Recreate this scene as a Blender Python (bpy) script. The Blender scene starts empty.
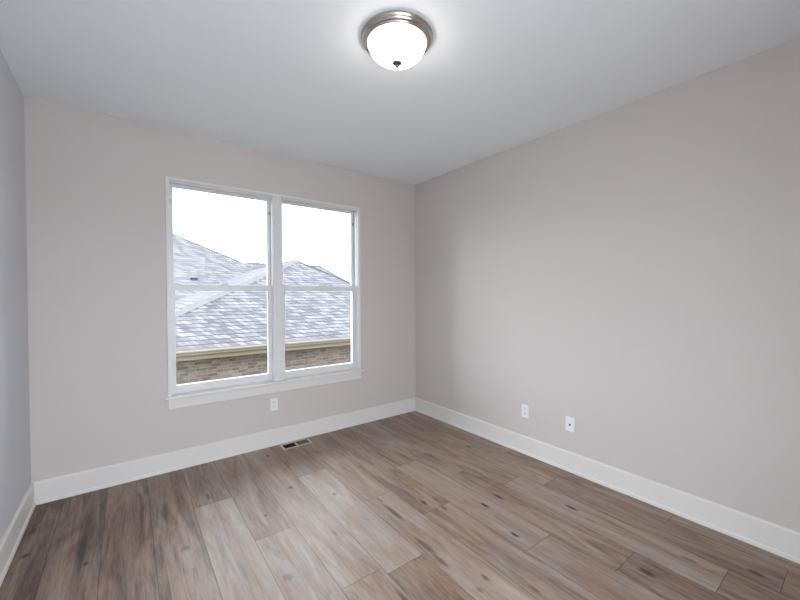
import bpy, bmesh, math, random
from mathutils import Vector, Matrix
random.seed(7)
S = 1.12295                      # 2.74 m ceiling
W, H, D = 3.3454, 2.74, 3.83     # room: x 0..W, y 0 (window wall) .. -D

# ------------------------------------------------------------------ camera
sc = bpy.context.scene
col = sc.collection
pitch, roll, yaw = -0.0144984, -0.0036171, 0.642972
F = Vector((math.sin(yaw)*math.cos(pitch), math.cos(yaw)*math.cos(pitch), math.sin(pitch)))
R = Vector((math.cos(yaw), -math.sin(yaw), 0)); U = R.cross(F)
c_, s_ = math.cos(roll), math.sin(roll)
R, U = c_*R + s_*U, -s_*R + c_*U
cam = bpy.data.cameras.new('camera'); co = bpy.data.objects.new('camera', cam); col.objects.link(co)
M4 = Matrix.Identity(4)
for i in range(3):
    M4[i][0], M4[i][1], M4[i][2] = R[i], U[i], -F[i]
M4.translation = Vector((0.5327864, -3.4454976, 1.4096792))
co.matrix_world = M4
cam.sensor_width = 36; cam.lens = 36*364.26/800; cam.clip_start = 0.02; cam.clip_end = 300
sc.camera = co

# ------------------------------------------------------------------ sky / exposure
SKY = 7.4
LAMP = 13.5
sc.view_settings.view_transform = 'Standard'; sc.view_settings.look = 'None'
sc.view_settings.gamma = 1; sc.view_settings.exposure = 0.12
w = bpy.data.worlds.new('overcast_sky'); sc.world = w; w.use_nodes = True
nt = w.node_tree; nt.nodes.clear()
tc = nt.nodes.new('ShaderNodeTexCoord'); sx = nt.nodes.new('ShaderNodeSeparateXYZ')
rp = nt.nodes.new('ShaderNodeValToRGB'); bg = nt.nodes.new('ShaderNodeBackground'); ow = nt.nodes.new('ShaderNodeOutputWorld')
nt.links.new(tc.outputs['Generated'], sx.inputs[0])
mp = nt.nodes.new('ShaderNodeMapRange'); mp.inputs[1].default_value = -1; mp.inputs[2].default_value = 1
nt.links.new(sx.outputs[2], mp.inputs[0]); nt.links.new(mp.outputs[0], rp.inputs[0])
e = rp.color_ramp.elements
e[0].position = 0.0; e[0].color = (.10, .10, .10, 1)
e[1].position = 1.0; e[1].color = (.85, .925, 1.0, 1)
a = e.new(.47); a.color = (.10, .10, .10, 1)
a = e.new(.505); a.color = (.83, .91, 1.0, 1)
nt.links.new(rp.outputs[0], bg.inputs[0]); bg.inputs[1].default_value = SKY
nt.links.new(bg.outputs[0], ow.inputs[0])

# ------------------------------------------------------------------ helpers
def mat(name, color, rough=.6, metal=0.0, spec=.5):
    m = bpy.data.materials.new(name); m.use_nodes = True
    b = m.node_tree.nodes['Principled BSDF']
    b.inputs['Base Color'].default_value = (*color, 1); b.inputs['Roughness'].default_value = rough
    b.inputs['Metallic'].default_value = metal; b.inputs['Specular IOR Level'].default_value = spec
    return m
def nd(m, t, **k):
    n = m.node_tree.nodes.new(t)
    for a, v in k.items(): setattr(n, a, v)
    return n
def lk(m, a, b): m.node_tree.links.new(a, b)
def bsdf(m): return m.node_tree.nodes['Principled BSDF']
def math_(m, op, a, b=None, c=None, clamp=False):
    n = nd(m, 'ShaderNodeMath', operation=op); n.use_clamp = clamp
    for i, v in enumerate((a, b, c)):
        if v is None: continue
        if isinstance(v, (int, float)): n.inputs[i].default_value = v
        else: lk(m, v, n.inputs[i])
    return n.outputs[0]
def mixc(m, f, a, b, mode='MIX'):
    n = nd(m, 'ShaderNodeMix', data_type='RGBA', blend_type=mode)
    for i, v in ((0, f), (6, a), (7, b)):
        if isinstance(v, (int, float)): n.inputs[i].default_value = v
        elif isinstance(v, tuple): n.inputs[i].default_value = (*v, 1)
        else: lk(m, v, n.inputs[i])
    return n.outputs[2]

def box(bm, x0, x1, y0, y1, z0, z1, bevel=0.0, seg=2):
    r = bmesh.ops.create_cube(bm, size=1.0)
    vs = r['verts']
    for v in vs:
        v.co = Vector(((x0+x1)/2 + v.co.x*(x1-x0), (y0+y1)/2 + v.co.y*(y1-y0), (z0+z1)/2 + v.co.z*(z1-z0)))
    if bevel:
        es = list({ed for v in vs for ed in v.link_edges})
        bmesh.ops.bevel(bm, geom=es, offset=bevel, segments=seg, profile=.5, affect='EDGES')
def poly(bm, pts):
    return bm.faces.new([bm.verts.new(p) for p in pts])
def lathe(bm, prof, n=72, cx=0, cy=0):
    rings = []
    for r, z in prof:
        if r < 1e-6: rings.append([bm.verts.new((cx, cy, z))])
        else: rings.append([bm.verts.new((cx+r*math.cos(2*math.pi*i/n), cy+r*math.sin(2*math.pi*i/n), z)) for i in range(n)])
    for A, B in zip(rings, rings[1:]):
        for i in range(n):
            j = (i+1) % n
            f = [A[i % len(A)], A[j % len(A)], B[j % len(B)], B[i % len(B)]]
            f = [v for k, v in enumerate(f) if v not in f[:k]]
            if len(f) > 2: bm.faces.new(f)
def obj(name, bm, m, parent=None, smooth=False, loc=None):
    bmesh.ops.recalc_face_normals(bm, faces=bm.faces)
    me = bpy.data.meshes.new(name); bm.to_mesh(me); bm.free()
    if smooth:
        for p in me.polygons: p.use_smooth = True
    for mm in (m if isinstance(m, (list, tuple)) else [m]): me.materials.append(mm)
    o = bpy.data.objects.new(name, me); col.objects.link(o)
    if loc: o.location = loc
    if parent: o.parent = parent
    return o
def struct(o): o['kind'] = 'structure'; return o
def thing(name, label, cat, loc=(0, 0, 0), rz=0, group=None):
    o = bpy.data.objects.new(name, None); o.empty_display_size = .1; col.objects.link(o)
    o.location = loc; o.rotation_euler = (0, 0, rz); o['label'] = label; o['category'] = cat
    if group: o['group'] = group
    return o
NB = bmesh.new

# ------------------------------------------------------------------ materials
def paint(name, c, rough=.55):
    m = mat(name, c, rough, spec=.3)
    n = nd(m, 'ShaderNodeTexNoise'); n.inputs['Scale'].default_value = 260; n.inputs['Detail'].default_value = 2
    t = nd(m, 'ShaderNodeTexCoord'); lk(m, t.outputs['Object'], n.inputs['Vector'])
    b = nd(m, 'ShaderNodeBump'); b.inputs['Strength'].default_value = .04; b.inputs['Distance'].default_value = .002
    lk(m, n.outputs['Fac'], b.inputs['Height']); lk(m, b.outputs[0], bsdf(m).inputs['Normal'])
    return m
wall_m = paint('greige_wall_paint', (.636, .580, .552))
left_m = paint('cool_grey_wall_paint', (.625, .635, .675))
ceil_m = paint('ceiling_paint', (.845, .87, .905), .7)
trim_m = paint('white_trim_paint', (.775, .745, .71), .35)
vinyl_m = mat('white_window_vinyl', (.76, .76, .76), .35)
plate_m = mat('white_plastic', (.86, .86, .87), .35)
slot_m = mat('dark_slot', (.02, .02, .02), .6)
steel_m = mat('brushed_nickel', (.52, .475, .43), .26, 1.0)
nick = nd(steel_m, 'ShaderNodeTexNoise'); nick.inputs['Scale'].default_value = 90
nb = nd(steel_m, 'ShaderNodeBump'); nb.inputs['Strength'].default_value = .05
lk(steel_m, nick.outputs['Fac'], nb.inputs['Height']); lk(steel_m, nb.outputs[0], bsdf(steel_m).inputs['Normal'])
finial_m = mat('dark_nickel', (.12, .11, .10), .3, 1.0)
glow_m = mat('lit_frosted_glass', (.9, .9, .88), .4)
bsdf(glow_m).inputs['Emission Color'].default_value = (1, .92, .84, 1)
bsdf(glow_m).inputs['Emission Strength'].default_value = LAMP
glass_m = bpy.data.materials.new('window_glass'); glass_m.use_nodes = True
g = glass_m.node_tree; g.nodes.clear()
tr = g.nodes.new('ShaderNodeBsdfTransparent'); gl = g.nodes.new('ShaderNodeBsdfGlossy'); fr = g.nodes.new('ShaderNodeFresnel')
mx = g.nodes.new('ShaderNodeMixShader'); go = g.nodes.new('ShaderNodeOutputMaterial')
tr.inputs[0].default_value = (.97, .985, .98, 1); gl.inputs['Roughness'].default_value = .02; fr.inputs[0].default_value = 1.16
g.links.new(fr.outputs[0], mx.inputs[0]); g.links.new(tr.outputs[0], mx.inputs[1]); g.links.new(gl.outputs[0], mx.inputs[2]); g.links.new(mx.outputs[0], go.inputs[0])

# ------------------------------------------------------------------ walls, ceiling
T = .16
wx0, wx1, wz0, wz1 = .800, 2.556, .590, 2.345          # rough opening
bm = NB()
box(bm, -T, wx0, 0, T, -.02, H+.02); box(bm, wx1, W+T, 0, T, -.02, H+.02)
box(bm, wx0, wx1, 0, T, -.02, wz0); box(bm, wx0, wx1, 0, T, wz1, H+.02)
wall_back = struct(obj('wall_back', bm, wall_m))
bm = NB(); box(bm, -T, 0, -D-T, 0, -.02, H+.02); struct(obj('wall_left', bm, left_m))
bm = NB(); box(bm, W, W+T, -D-T, 0, -.02, H+.02); struct(obj('wall_right', bm, wall_m))
# wall behind the camera, with an open gap added to let in fill daylight
bm = NB(); box(bm, 0, .15, -D-T, -D, -.02, H+.02); box(bm, 1.70, W, -D-T, -D, -.02, H+.02); box(bm, .15, 1.70, -D-T, -D, 2.10, H+.02)
struct(obj('wall_front', bm, wall_m))
bm = NB(); box(bm, -15, W+15, -D-25, -D, -.15, -.03); struct(obj('bounce_slab', bm, mat('pale_bounce', (.70, .70, .69), .8)))  # unseen pale slab, added to bounce daylight up to the ceiling
bm = NB(); box(bm, -T, W+T, -D-T, T, H, H+.1); struct(obj('ceiling', bm, ceil_m))

# ------------------------------------------------------------------ floor: planks running towards the window
VX0, VX1, VY0, VY1 = 1.676, 1.921, -.160, -.064         # duct hole under the register
floor_m = mat('oak_laminate', (.2, .15, .12), .40, spec=.34)
dark_m = mat('plank_joint', (.05, .04, .034), .8)
def cut(rc):
    x0, x1, y0, y1 = rc
    if x1 <= VX0 or x0 >= VX1 or y1 <= VY0 or y0 >= VY1: return [rc]
    out = []
    if x0 < VX0: out.append((x0, VX0, y0, y1))
    if x1 > VX1: out.append((VX1, x1, y0, y1))
    a, b = max(x0, VX0), min(x1, VX1)
    if y0 < VY0: out.append((a, b, y0, VY0))
    if y1 > VY1: out.append((a, b, VY1, y1))
    return out
PW, PX = .2333, .404
ends = {2: [-.715], 3: [-1.290], 4: [-1.898], 5: [-.729], 6: [-1.325], 7: [-.539, -1.679], 8: [-1.056], 9: [-1.43, -2.634], 11: [-1.939],
        1: [-1.62], 0: [-1.5], -1: [-1.3], -2: [-1.2], 10: [-1.757], 12: [-1.4255]}
tones = {(2, 1): .58, (3, 0): .52, (3, 1): .55, (4, 0): .60, (2, 0): .40, (1, 0): .38, (0, 0): .28, (-1, 0): .25, (-2, 0): .16, (-1, 1): .2, (5, 1): .72, (5, 0): .45, (4, 1): .52,
         (6, 0): .50, (6, 1): .66, (7, 0): .42, (7, 1): .40, (7, 2): .55, (8, 0): .38, (8, 1): .60, (9, 0): .52, (9, 1): .42, (10, 0): .46, (10, 1): .62, (11, 0): .48, (12, 1): .40, (11, 1): .38}
bm = NB()
lt = bm.faces.layers.float.new('plank_tone'); lo = bm.faces.layers.float.new('plank_offset'); lx = bm.faces.layers.float.new('plank_red')
GAP = .0010
for k in range(-2, 13):
    x0, x1 = max(PX+PW*k, 0), min(PX+PW*(k+1), W)
    if x1-x0 < .01: continue
    js = sorted(ends.get(k, []), reverse=True)
    while js[-1] > -D: js.append(js[-1]-1.22)
    ys = [0.0]
    for j in js: ys.append(max(j, -D))
    for i in range(len(ys)-1):
        tone = tones.get((k, i), random.uniform(.3, .65)); off = random.uniform(0, 50); red = random.uniform(0, 1)
        for rc in cut((x0+GAP, x1-GAP, ys[i+1]+GAP, ys[i]-GAP)):
            f = poly(bm, [(rc[0], rc[2], 0), (rc[1], rc[2], 0), (rc[1], rc[3], 0), (rc[0], rc[3], 0)])
            f[lt] = tone; f[lo] = off; f[lx] = red; f.material_index = 0
for rc in cut((-.02, W+.02, -D, .02)):
    f = poly(bm, [(rc[0], rc[2], -.0015), (rc[1], rc[2], -.0015), (rc[1], rc[3], -.0015), (rc[0], rc[3], -.0015)]); f.material_index = 1
me = bpy.data.meshes.new('floor'); bm.to_mesh(me); bm.free(); me.materials.append(floor_m); me.materials.append(dark_m)
floor = struct(bpy.data.objects.new('floor', me)); col.objects.link(floor)

KN = [(3.046, -1.146, 0.05, 0.022, 0.8),
      (2.128, -1.579, 0.05, 0.018, 1.0),
      (2.59, -1.837, 0.07, 0.02, 1.0),
      (2.43, -1.85, 0.05, 0.018, 1.0),
      (2.863, -2.214, 0.07, 0.022, 1.0),
      (2.335, -2.155, 0.05, 0.02, 0.95),
      (1.943, -2.261, 0.04, 0.02, 0.6),
      (2.192, -1.707, 0.05, 0.02, 0.6),
      (2.622, -2.733, 0.06, 0.03, 0.9),
      (3.055, -3.065, 0.05, 0.03, 0.8),
      (1.476, -0.842, 0.03, 0.03, 0.7),
      (1.693, -1.116, 0.03, 0.025, 0.55),
      (1.501, -1.499, 0.04, 0.02, 0.35),
      (1.898, -1.54, 0.16, 0.03, 0.7),
      (1.907, -1.373, 0.06, 0.018, 0.5),
      (1.155, -1.661, 0.04, 0.03, 0.5),
      (1.225, -1.076, 0.025, 0.02, 0.7),
      (0.971, -0.608, 0.08, 0.018, 0.75),
      (0.777, -1.112, 0.04, 0.035, 0.55),
      (1.165, -1.668, 0.04, 0.03, 0.5),
      (1.505, -0.209, 0.04, 0.02, 0.7),
      (0.062, -0.398, 0.035, 0.025, 0.8),
      (0.073, -0.658, 0.035, 0.03, 0.9),
      (0.316, -0.773, 0.30, 0.040, 0.9),
      (0.342, -0.934, 0.03, 0.02, 0.9),
      (0.314, -0.507, 0.28, 0.045, 0.6),
      (0.719, -0.646, 0.20, 0.036, 0.7),
      (0.626, -0.239, 0.15, 0.03, 0.6),
      (1.859, -1.902, 0.14, 0.03, 0.65),
      (1.847, -2.038, 0.1, 0.02, 0.6),
      (1.544, -2.126, 0.1, 0.02, 0.6),
      (0.989, -1.476, 0.15, 0.02, 0.35),
      (0.937, -1.203, 0.2, 0.025, 0.4),
      (2.648, -1.054, 0.06, 0.02, 0.5),
      (2.686, -1.588, 0.05, 0.02, 0.4),
      (2.828, -2.351, 0.05, 0.02, 0.4),
      (2.901, -2.836, 0.06, 0.02, 0.5),
      (1.864, -2.297, 0.03, 0.02, 0.5),
      (2.073, -2.455, 0.05, 0.02, 0.5)]   # knots: x, y, half length, half width, darkness
m = floor_m
at = {n: nd(m, 'ShaderNodeAttribute', attribute_name=n).outputs['Fac'] for n in ('plank_tone', 'plank_offset', 'plank_red')}
tcn = nd(m, 'ShaderNodeTexCoord'); sp = nd(m, 'ShaderNodeSeparateXYZ'); lk(m, tcn.outputs['Object'], sp.inputs[0])
X, Y = sp.outputs[0], sp.outputs[1]
def vec(sxx, syy):
    cx = nd(m, 'ShaderNodeCombineXYZ')
    lk(m, math_(m, 'MULTIPLY', X, sxx), cx.inputs[0]); lk(m, math_(m, 'MULTIPLY', Y, syy), cx.inputs[1]); lk(m, at['plank_offset'], cx.inputs[2])
    return cx.outputs[0]
def noise(v, scale, detail=4, rough=.6, dist=0.0):
    n = nd(m, 'ShaderNodeTexNoise'); lk(m, v, n.inputs['Vector']); n.inputs['Scale'].default_value = scale
    n.inputs['Detail'].default_value = detail; n.inputs['Roughness'].default_value = rough; n.inputs['Distortion'].default_value = dist
    return n.outputs['Fac']
broad = noise(vec(9, 1.3), 1.0, 5, .6, 1.2)
streak = noise(vec(34, 2.2), 1.0, 5, .62, 1.4)
fine = noise(vec(110, 9), 1.0, 4, .65, .8)
blot = noise(vec(14, 3.0), 1.0, 3, .6, 1.0)
val = math_(m, 'MULTIPLY_ADD', math_(m, 'SUBTRACT', broad, .5), 1.45, at['plank_tone'])
val = math_(m, 'MULTIPLY_ADD', math_(m, 'SUBTRACT', streak, .5), .85, val)
val = math_(m, 'MULTIPLY_ADD', math_(m, 'SUBTRACT', fine, .5), .6, val, clamp=True)
rmp = nd(m, 'ShaderNodeValToRGB'); lk(m, val, rmp.inputs[0])
el = rmp.color_ramp.elements
el[0].position = 0; el[0].color = (.105, .062, .043, 1); el[1].position = 1; el[1].color = (.41, .335, .285, 1)
a = el.new(.45); a.color = (.285, .192, .140, 1)
base = rmp.outputs[0]
redf = math_(m, 'MULTIPLY', math_(m, 'SUBTRACT', blot, .55, clamp=True), math_(m, 'MULTIPLY', at['plank_red'], 1.8), clamp=True)
base = mixc(m, redf, base, (.24, .135, .105))
base = mixc(m, math_(m, 'MULTIPLY', math_(m, 'SUBTRACT', noise(vec(6, 1.6), 1.0, 4, .6, .8), .46, clamp=True), 2.2, clamp=True), base, mixc(m, val, (.10, .088, .084), (.36, .325, .305)))
# knots and dark mineral streaks where the boards have them
acc = None
for (kx, ky, a_, b_, dk) in KN:
    a_, b_ = a_*.85, b_*.8
    dx = math_(m, 'DIVIDE', math_(m, 'SUBTRACT', X, kx), b_); dy = math_(m, 'DIVIDE', math_(m, 'SUBTRACT', Y, ky), a_)
    d2 = math_(m, 'ADD', math_(m, 'MULTIPLY', dx, dx), math_(m, 'MULTIPLY', dy, dy))
    d2 = math_(m, 'MULTIPLY_ADD', math_(m, 'SUBTRACT', streak, .5), .9, d2)
    k_ = math_(m, 'MULTIPLY', math_(m, 'MULTIPLY', math_(m, 'SUBTRACT', 1.0, math_(m, 'SQRT', math_(m, 'MAXIMUM', d2, 0.0)), clamp=True), 1.7, clamp=True), dk)
    acc = k_ if acc is None else math_(m, 'MAXIMUM', acc, k_)
base = mixc(m, acc, base, (.045, .032, .030))
lk(m, base, bsdf(m).inputs['Base Color'])
lk(m, math_(m, 'MULTIPLY_ADD', streak, .16, .33), bsdf(m).inputs['Roughness'])
bp = nd(m, 'ShaderNodeBump'); bp.inputs['Strength'].default_value = .12; bp.inputs['Distance'].default_value = .002
lk(m, fine, bp.inputs['Height']); lk(m, bp.outputs[0], bsdf(m).inputs['Normal'])

# ------------------------------------------------------------------ baseboards (profile: shoe, flat face, eased top), mitred
BH = .1535
prof = [(0, 0), (.026, 0), (.026, .010), (.0235, .019), (.0165, .025), (.0165, BH-.010), (.0135, BH-.003), (.008, BH), (0, BH)]
def baseboard(name, P, Q, inward):
    P, Q, n = Vector(P), Vector(Q), Vector(inward); d = (Q-P).normalized()
    bm = NB()
    A = [bm.verts.new(P + d*u + n*u + Vector((0, 0, z))) for u, z in prof]
    B = [bm.verts.new(Q - d*u + n*u + Vector((0, 0, z))) for u, z in prof]
    for i in range(len(prof)-1): bm.faces.new((A[i], A[i+1], B[i+1], B[i]))
    bm.faces.new(A); bm.faces.new(B)
    return struct(obj(name, bm, trim_m))
baseboard('baseboard_back', (0, 0, 0), (W, 0, 0), (0, -1, 0))
baseboard('baseboard_left', (0, -D, 0), (0, 0, 0), (1, 0, 0))
baseboard('baseboard_right', (W, 0, 0), (W, -D, 0), (-1, 0, 0))

# ------------------------------------------------------------------ window (twin double-hung unit)
win = struct(bpy.data.objects.new('window_1', None)); col.objects.link(win); win.location = (1.675, 0, .595)
def wpart(name, bm, m, parent=win):
    bmesh.ops.translate(bm, verts=bm.verts, vec=(-1.675, 0, -.595))
    return obj(name, bm, m, parent)
OX0, OX1 = .7855, 2.569; IX0, IX1 = .808, 2.540; MX0, MX1 = 1.634, 1.714; TZ, IZ = 2.356, 2.333; SZ = .597
bm = NB()
box(bm, OX0, IX0, -.015, .0, SZ, TZ, .002); box(bm, IX1, OX1, -.015, .0, SZ, TZ, .002); box(bm, IX0, IX1, -.0148, .0, IZ, TZ, .002)
wpart('casing', bm, trim_m)
bm = NB()
box(bm, IX0-.02, IX0, -.001, T, SZ-.02, IZ+.02); box(bm, IX1, IX1+.02, -.001, T, SZ-.02, IZ+.02)
box(bm, IX0, IX1, -.001, T, IZ, IZ+.02); box(bm, IX0, IX1, .03, T, SZ-.02, SZ+.004)
# parting stops
for x0, x1 in ((IX0, IX0+.006), (MX0-.006, MX0), (MX1, MX1+.006), (IX1-.006, IX1)): box(bm, x0, x1, .010, .040, SZ, IZ, .001)
for x0, x1 in ((IX0, MX0), (MX1, IX1)): box(bm, x0, x1, .010, .040, IZ-.010, IZ, .001)
wpart('frame', bm, vinyl_m)
bm = NB(); box(bm, MX0, MX1, -.004, T, SZ, IZ, .002); box(bm, MX0+.020, MX1-.020, -.012, -.003, SZ, IZ, .002)
wpart('mullion', bm, vinyl_m)
bm = NB(); box(bm, OX0-.026, OX1+.026, -.042, .0, SZ-.020, SZ, .005, 3); box(bm, IX0, IX1, -.001, .05, SZ-.020, SZ, 0)
wpart('window_sill', bm, trim_m)
bm = NB(); box(bm, OX0, OX1, -.017, 0, .496, SZ-.020, .003); wpart('apron', bm, trim_m)
def ring(bm, x0, x1, z0, z1, y0, y1, l, r, b, t, bv=.003):
    box(bm, x0, x0+l, y0, y1, z0, z1, bv); box(bm, x1-r, x1, y0, y1, z0, z1, bv)
    box(bm, x0+l, x1-r, y0, y1, z0, z0+b, bv); box(bm, x0+l, x1-r, y0, y1, z1-t, z1, bv)
for x0, x1 in ((IX0, MX0), (MX1, IX1)):
    a, b = x0+.002, x1-.002
    bm = NB(); ring(bm, a, b, 1.462, IZ-.002, .080, .110, .034, .030, .042, .030)
    us = wpart('upper_sash', bm, vinyl_m)
    bm = NB(); box(bm, a+.030, b-.030, .094, .098, 1.50, IZ-.028); wpart('glass_pane', bm, glass_m, us)
    bm = NB(); ring(bm, a, b, SZ+.004, 1.502, .044, .076, .038, .038, .068, .050)
    ls = wpart('lower_sash', bm, vinyl_m)
    bm = NB(); box(bm, a+.034, b-.034, .058, .062, .665, 1.456); wpart('glass_pane', bm, glass_m, ls)
    for xx in (a+.055, b-.055):
        bm = NB(); box(bm, xx-.022, xx+.022, .048, .066, 1.5015, 1.509, .002); box(bm, xx-.006, xx+.006, .050, .060, 1.508, 1.512, .001)
        wpart('tilt_latch', bm, vinyl_m, ls)
    bm = NB(); cx = (a+b)/2; box(bm, cx-.028, cx+.028, .046, .072, 1.5015, 1.512, .003); box(bm, cx-.008, cx+.030, .050, .060, 1.511, 1.519, .002)
    wpart('sash_lock', bm, vinyl_m, ls)
    for xx in (a+.010, b-.010):
        bm = NB(); box(bm, xx-.006, xx+.006, .0735, .081, 2.17, 2.20, .002); wpart('vent_stop', bm, mat('grey_plastic', (.35, .35, .36), .5), us)

# ------------------------------------------------------------------ ceiling light
lamp = thing('ceiling_light', 'round flush-mount ceiling light, brushed nickel ring with glowing white glass bowl', 'ceiling light', (1.6663, -1.9150, H))
bm = NB(); lathe(bm, [(0, 0), (.180, 0), (.185, -.003), (.186, -.008), (.184, -.012), (.1795, -.0145), (.1785, -.019), (.175, -.026), (.169, -.0305), (.1635, -.0325), (.1625, -.0365), (.157, -.039), (.151, -.0385), (.148, -.034), (.150, -.012), (0, -.012)], 96)
obj('base_ring', bm, steel_m, lamp, True)
bm = NB()
pr = [(.1465, -.034)] + [((.1475)*math.cos(t), -.036-.092*math.sin(t)) for t in [i*math.pi/2/18 for i in range(19)]]
pr[-1] = (0, pr[-1][1])
lathe(bm, pr, 96); obj('glass_bowl', bm, glow_m, lamp, True)
bm = NB(); lathe(bm, [(0, -.1270), (.020, -.1270), (.0245, -.129), (.0245, -.134), (.018, -.139), (.008, -.142), (.008, -.146), (.0095, -.150), (.006, -.155), (0, -.1565)], 32)
obj('finial', bm, finial_m, lamp, True)

# ------------------------------------------------------------------ outlets
PWd, PHt = .070, .1145
def plate_bm():
    bm = NB(); box(bm, -PWd/2, PWd/2, -.006, 0, -PHt/2, PHt/2, .0035, 3); return bm
def outlet(label, loc, rz, grp):
    t = thing('electrical_outlet', label, 'outlet', loc, rz, grp)
    obj('cover_plate', plate_bm(), plate_m, t)
    for s in (1, -1):
        bm = NB(); box(bm, -.0170, .0170, -.0078, -.005, s*.0195-.0140, s*.0195+.0140, .0025, 2)
        rc = obj('receptacle', bm, mat('outlet_face', (.80, .80, .80), .4), t)
        bm = NB()
        box(bm, -.0078, -.0056, -.0082, -.007, s*.0195-.001, s*.0195+.0075); box(bm, .0056, .0074, -.0082, -.007, s*.0195, s*.0195+.007)
        box(bm, -.0024, .0024, -.0082, -.007, s*.0195-.0095, s*.0195-.005, .001)
        obj('slot', bm, mat('outlet_slot', (.14, .14, .14), .6), rc)
    bm = NB(); bmesh.ops.create_cone(bm, cap_ends=True, segments=16, radius1=.003, radius2=.0026, depth=.0016)
    bmesh.ops.rotate(bm, verts=bm.verts, matrix=Matrix.Rotation(math.pi/2, 3, 'X')); bmesh.ops.translate(bm, verts=bm.verts, vec=(0, -.0064, 0))
    obj('screw', bm, plate_m, t)
    return t
outlet('white duplex electrical outlet on the back wall under the window', (1.626, 0, .383), 0, 'electrical outlets')
outlet('white duplex electrical outlet on the right wall, nearer the far corner', (W, -1.538, .374), -math.pi/2, 'electrical outlets')
t = thing('cable_jack_plate', 'white wall plate with one dark cable jack in its centre, on the right wall', 'cable jack', (W, -1.947, .3745), -math.pi/2)
bm = NB(); box(bm, -.0375, .0375, -.006, 0, -PHt/2, PHt/2, .0035, 3); obj('cover_plate', bm, plate_m, t)
bm = NB(); bmesh.ops.create_cone(bm, cap_ends=True, segments=6, radius1=.0085, radius2=.0085, depth=.004)
bmesh.ops.rotate(bm, verts=bm.verts, matrix=Matrix.Rotation(math.pi/2, 3, 'X')); bmesh.ops.translate(bm, verts=bm.verts, vec=(0, -.007, -.003))
j = obj('jack_nut', bm, slot_m, t)
bm = NB(); bmesh.ops.create_cone(bm, cap_ends=True, segments=20, radius1=.005, radius2=.005, depth=.011)
bmesh.ops.rotate(bm, verts=bm.verts, matrix=Matrix.Rotation(math.pi/2, 3, 'X')); bmesh.ops.translate(bm, verts=bm.verts, vec=(0, -.0105, -.003))
obj('jack_barrel', bm, slot_m, j)
for s in (1, -1):
    bm = NB(); bmesh.ops.create_cone(bm, cap_ends=True, segments=16, radius1=.003, radius2=.0026, depth=.0016)
    bmesh.ops.rotate(bm, verts=bm.verts, matrix=Matrix.Rotation(math.pi/2, 3, 'X')); bmesh.ops.translate(bm, verts=bm.verts, vec=(0, -.0064, s*.0415))
    obj('screw', bm, plate_m, t)

# ------------------------------------------------------------------ floor register
tan_m = mat('tan_metal', (.56, .48, .40), .45)
t = thing('floor_register', 'small tan metal floor register beside the back baseboard under the window', 'floor vent', (1.7975, -.112, 0))
bm = NB()
hx, hy, ix, iy = .138, .065, .1205, .046
box(bm, -hx, hx, -hy, -iy, 0.0005, .0045, .0015); box(bm, -hx, hx, iy, hy, .0005, .0045, .0015)
box(bm, -hx, -ix, -iy, iy, .0005, .0045, .0015); box(bm, ix, hx, -iy, iy, .0005, .0045, .0015); box(bm, -.006, .006, -iy, iy, -.004, .0040, .001)
obj('frame', bm, tan_m, t)
bm = NB(); box(bm, -ix, ix, -iy, iy, -.085, -.080); box(bm, -ix-.001, -ix, -iy, iy, -.08, -.001); box(bm, ix, ix+.001, -iy, iy, -.08, -.001)
box(bm, -ix, ix, -iy-.001, -iy, -.08, -.001); box(bm, -ix, ix, iy, iy+.001, -.08, -.001)
obj('duct', bm, slot_m, t)
bm = NB(); box(bm, .006, ix, -iy, iy, -.008, -.006); obj('damper', bm, mat('brown_metal', (.17, .125, .095), .5), t)
for i in range(1, 4):
    for s in (0,):
        y = -iy + i*(2*iy)/4
        bm = NB(); box(bm, .006, ix, y-.0016, y+.0016, -.006, .001); obj('slat', bm, mat('brown_slat', (.20, .15, .115), .5), t)

# ------------------------------------------------------------------ outside: ground and the neighbouring house
def shingle(name, w_, h_, c1, c2, mc):
    m = mat(name, c1, .9, spec=.15)
    tcn = nd(m, 'ShaderNodeTexCoord'); s = nd(m, 'ShaderNodeSeparateXYZ'); lk(m, tcn.outputs['Object'], s.inputs[0])
    cx = nd(m, 'ShaderNodeCombineXYZ'); lk(m, math_(m, 'ADD', s.outputs[0], s.outputs[1]), cx.inputs[0]); lk(m, s.outputs[2], cx.inputs[1])
    b = nd(m, 'ShaderNodeTexBrick'); lk(m, cx.outputs[0], b.inputs['Vector'])
    b.inputs['Color1'].default_value = (*c1, 1); b.inputs['Color2'].default_value = (*c2, 1); b.inputs['Mortar'].default_value = (*mc, 1)
    b.inputs['Scale'].default_value = 1; b.inputs['Brick Width'].default_value = w_; b.inputs['Row Height'].default_value = h_
    b.inputs['Mortar Size'].default_value = h_*.11; b.inputs['Mortar Smooth'].default_value = .3; b.inputs['Bias'].default_value = 0; b.offset = .37; b.squash = .8; b.squash_frequency = 3
    n = nd(m, 'ShaderNodeTexNoise'); n.inputs['Scale'].default_value = 9; n.inputs['Detail'].default_value = 6; lk(m, cx.outputs[0], n.inputs['Vector'])
    f = math_(m, 'MULTIPLY_ADD', n.outputs['Fac'], .7, .65)
    v = nd(m, 'ShaderNodeVectorMath', operation='SCALE'); lk(m, b.outputs['Color'], v.inputs[0]); lk(m, f, v.inputs['Scale'])
    lk(m, v.outputs[0], bsdf(m).inputs['Base Color'])
    return m
roof_m = shingle('grey_shingles', .15, .074, (.158, .149, .155), (.074, .071, .079), (.040, .039, .047))
far_m = shingle('grey_shingles_rear', .17, .10, (.150, .142, .147), (.072, .069, .075), (.048, .047, .053))
cap_m = mat('ridge_shingles', (.115, .108, .11), .9, spec=.15)
gut_m = mat('cream_gutter', (.215, .172, .148), .5); fas_m = mat('tan_fascia', (.165, .118, .082), .6)
brick_m = shingle('tan_brick', .20, .066, (.20, .15, .128), (.105, .075, .066), (.19, .16, .142))
grass = mat('lawn_grass', (.09, .12, .05), .9)
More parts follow.
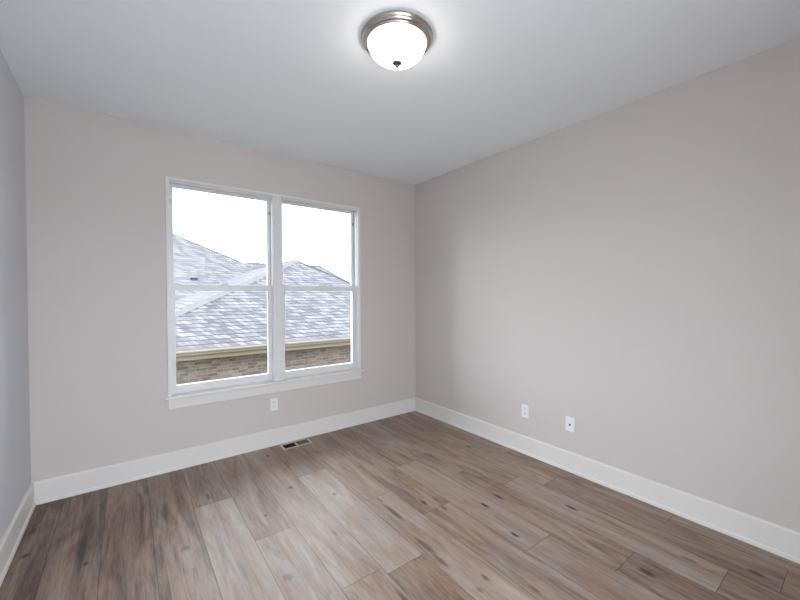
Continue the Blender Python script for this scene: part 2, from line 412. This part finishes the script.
nz = nd(grass, 'ShaderNodeTexNoise'); nz.inputs['Scale'].default_value = 3; nz.inputs['Detail'].default_value = 8
lk(grass, mixc(grass, nz.outputs['Fac'], (.06, .09, .03), (.13, .15, .07)), bsdf(grass).inputs['Base Color'])
GZ = -2.6
bm = NB(); poly(bm, [(-60, -60, GZ), (60, -60, GZ), (60, 60, GZ), (-60, 60, GZ)]); struct(obj('ground', bm, grass))

house = thing('neighbour_house', 'brick house with grey shingled hip roofs and cream gutter outside the window', 'house', (4.3, 8, GZ))
def hp(name, bm, m, parent=house, smooth=False):
    o = obj(name, bm, m, parent, smooth); o.location = (-4.3, -8, -GZ); return o
EZ, EY = .38, 4.5
AP = Vector((4.986, 8.23, 2.556)); EL = Vector((-.24, EY, EZ)); ER = Vector((8.86, EY, EZ)); YB = 14.0
AB = Vector((AP.x, YB, AP.z)); BL = Vector((EL.x, YB, EZ)); BR = Vector((ER.x, YB, EZ))
bm = NB(); poly(bm, [EL, ER, AP]); poly(bm, [EL, AP, AB, BL]); poly(bm, [ER, BR, AB, AP]); poly(bm, [EL, BL, BR, ER]); poly(bm, [BL, AB, BR])
bmesh.ops.remove_doubles(bm, verts=bm.verts, dist=1e-4)
hp('front_hip_roof', bm, roof_m)
dark_cap_m = mat('dark_ridge_and_shadow_line', (.05, .048, .054), .9, spec=.15)
def cap(P, Q, wd=.14, th=.03, step=.22, m=None):
    bm = NB(); P, Q = Vector(P), Vector(Q); L = (Q-P).length; d = (Q-P)/L; sd = d.cross(Vector((0, 0, 1))).normalized(); up = sd.cross(d)
    n = int(L/step)
    for i in range(n):
        a, b = P + d*(L*i/n), P + d*(L*(i+1)/n + .03)
        ra, rb = .012, .03
        va = [bm.verts.new(p) for p in (a-sd*wd-up*wd*.45, a+up*ra, a+sd*wd-up*wd*.45)]
        vb = [bm.verts.new(p) for p in (b-sd*wd-up*wd*.45+up*.015, b+up*rb, b+sd*wd-up*wd*.45+up*.015)]
        bm.faces.new((va[0], va[1], vb[1], vb[0])); bm.faces.new((va[1], va[2], vb[2], vb[1])); bm.faces.new((vb[0], vb[1], vb[2]))
    hp('ridge_cap', bm, m or cap_m)
lowr = Vector((0, 0, .014)); cap(EL-lowr, AP-lowr, .185, m=dark_cap_m); cap(EL, AP); cap(ER, AP, .08, m=dark_cap_m); cap(AP, AB, .08, m=dark_cap_m)  # wider dark strip under the left hip cap paints in its shadow line
# rear roof: one ridge line stepping down from the left, sloping both ways
pm = .5; B0 = Vector((5.808, 14.0, 2.898))
top = [Vector((-6.0, 0, 0)), Vector((2.275, 16.915, 4.355)), Vector((4.635, 14.078, 2.937)), Vector((4.953, 13.978, 2.887)), Vector((5.808, 14, 2.898)), Vector((8.479, 14.003, 2.9)), Vector((9.128, 12.384, 2.09))]
dv = top[1]-top[2]; top[0] = top[1] + dv*.6
top.append(top[6] + (top[6]-top[5])*2.05)
bm = NB()
fe = [bm.verts.new((p.x, p.y-(p.z-EZ)/pm, EZ)) for p in top]; rv = [bm.verts.new(p) for p in top]
be = [bm.verts.new((p.x, p.y+(p.z-EZ)/pm+.05, EZ)) for p in top]
for i in range(len(top)-1):
    for A, B in ((fe, rv), (rv, be), (be, fe)):
        bm.faces.new((A[i], A[i+1], B[i+1], B[i]))
bm.faces.new((fe[0], rv[0], be[0])); bm.faces.new((fe[-1], rv[-1], be[-1]))
hp('rear_roof', bm, far_m)
for a, b in ((2, 1), (5, 3), (6, 5)): cap(top[a], top[b], .09, .03, .3, dark_cap_m)
bm = NB(); vx, vy, vz = 2.568, 12.25, 2.00
box(bm, vx-.09, vx+.09, vy-.10, vy+.16, vz-.06, vz+.05, .015); box(bm, vx-.13, vx+.13, vy-.14, vy+.2, vz+.04, vz+.075, .01)
hp('roof_vent', bm, mat('black_vent', (.015, .016, .02), .5))
# gutter (K profile) with drip edge, fascia, soffit, brick
bm = NB()
gp = [(0, 0), (0, -.10), (-.055, -.10), (-.07, -.085), (-.078, -.06), (-.105, -.035), (-.11, -.012), (-.105, 0), (-.095, -.006), (-.075, -.05), (-.01, -.06), (-.008, 0)]
A = [bm.verts.new((EL.x-.05, EY+y, EZ-.012+z)) for y, z in gp]; B = [bm.verts.new((ER.x+.05, EY+y, EZ-.012+z)) for y, z in gp]
for i in range(len(gp)): j = (i+1) % len(gp); bm.faces.new((A[i], A[j], B[j], B[i]))
bm.faces.new(A); bm.faces.new(B); hp('gutter', bm, gut_m)
bm = NB(); box(bm, EL.x, ER.x, EY, EY+.03, EZ-.205, EZ-.002); hp('fascia', bm, fas_m)
bm = NB(); box(bm, EL.x+.03, ER.x-.03, EY+.03, EY+.40, EZ-.19, EZ-.17); hp('soffit', bm, fas_m)
bm = NB(); box(bm, EL.x+.4, ER.x-.4, EY+.40, YB, GZ, EZ-.01); hp('brick_wall', bm, brick_m)
bm = NB(); box(bm, top[0].x+.3, top[-1].x-.3, 10.2, 18, GZ, EZ-.01); hp('rear_wall', bm, brick_m)
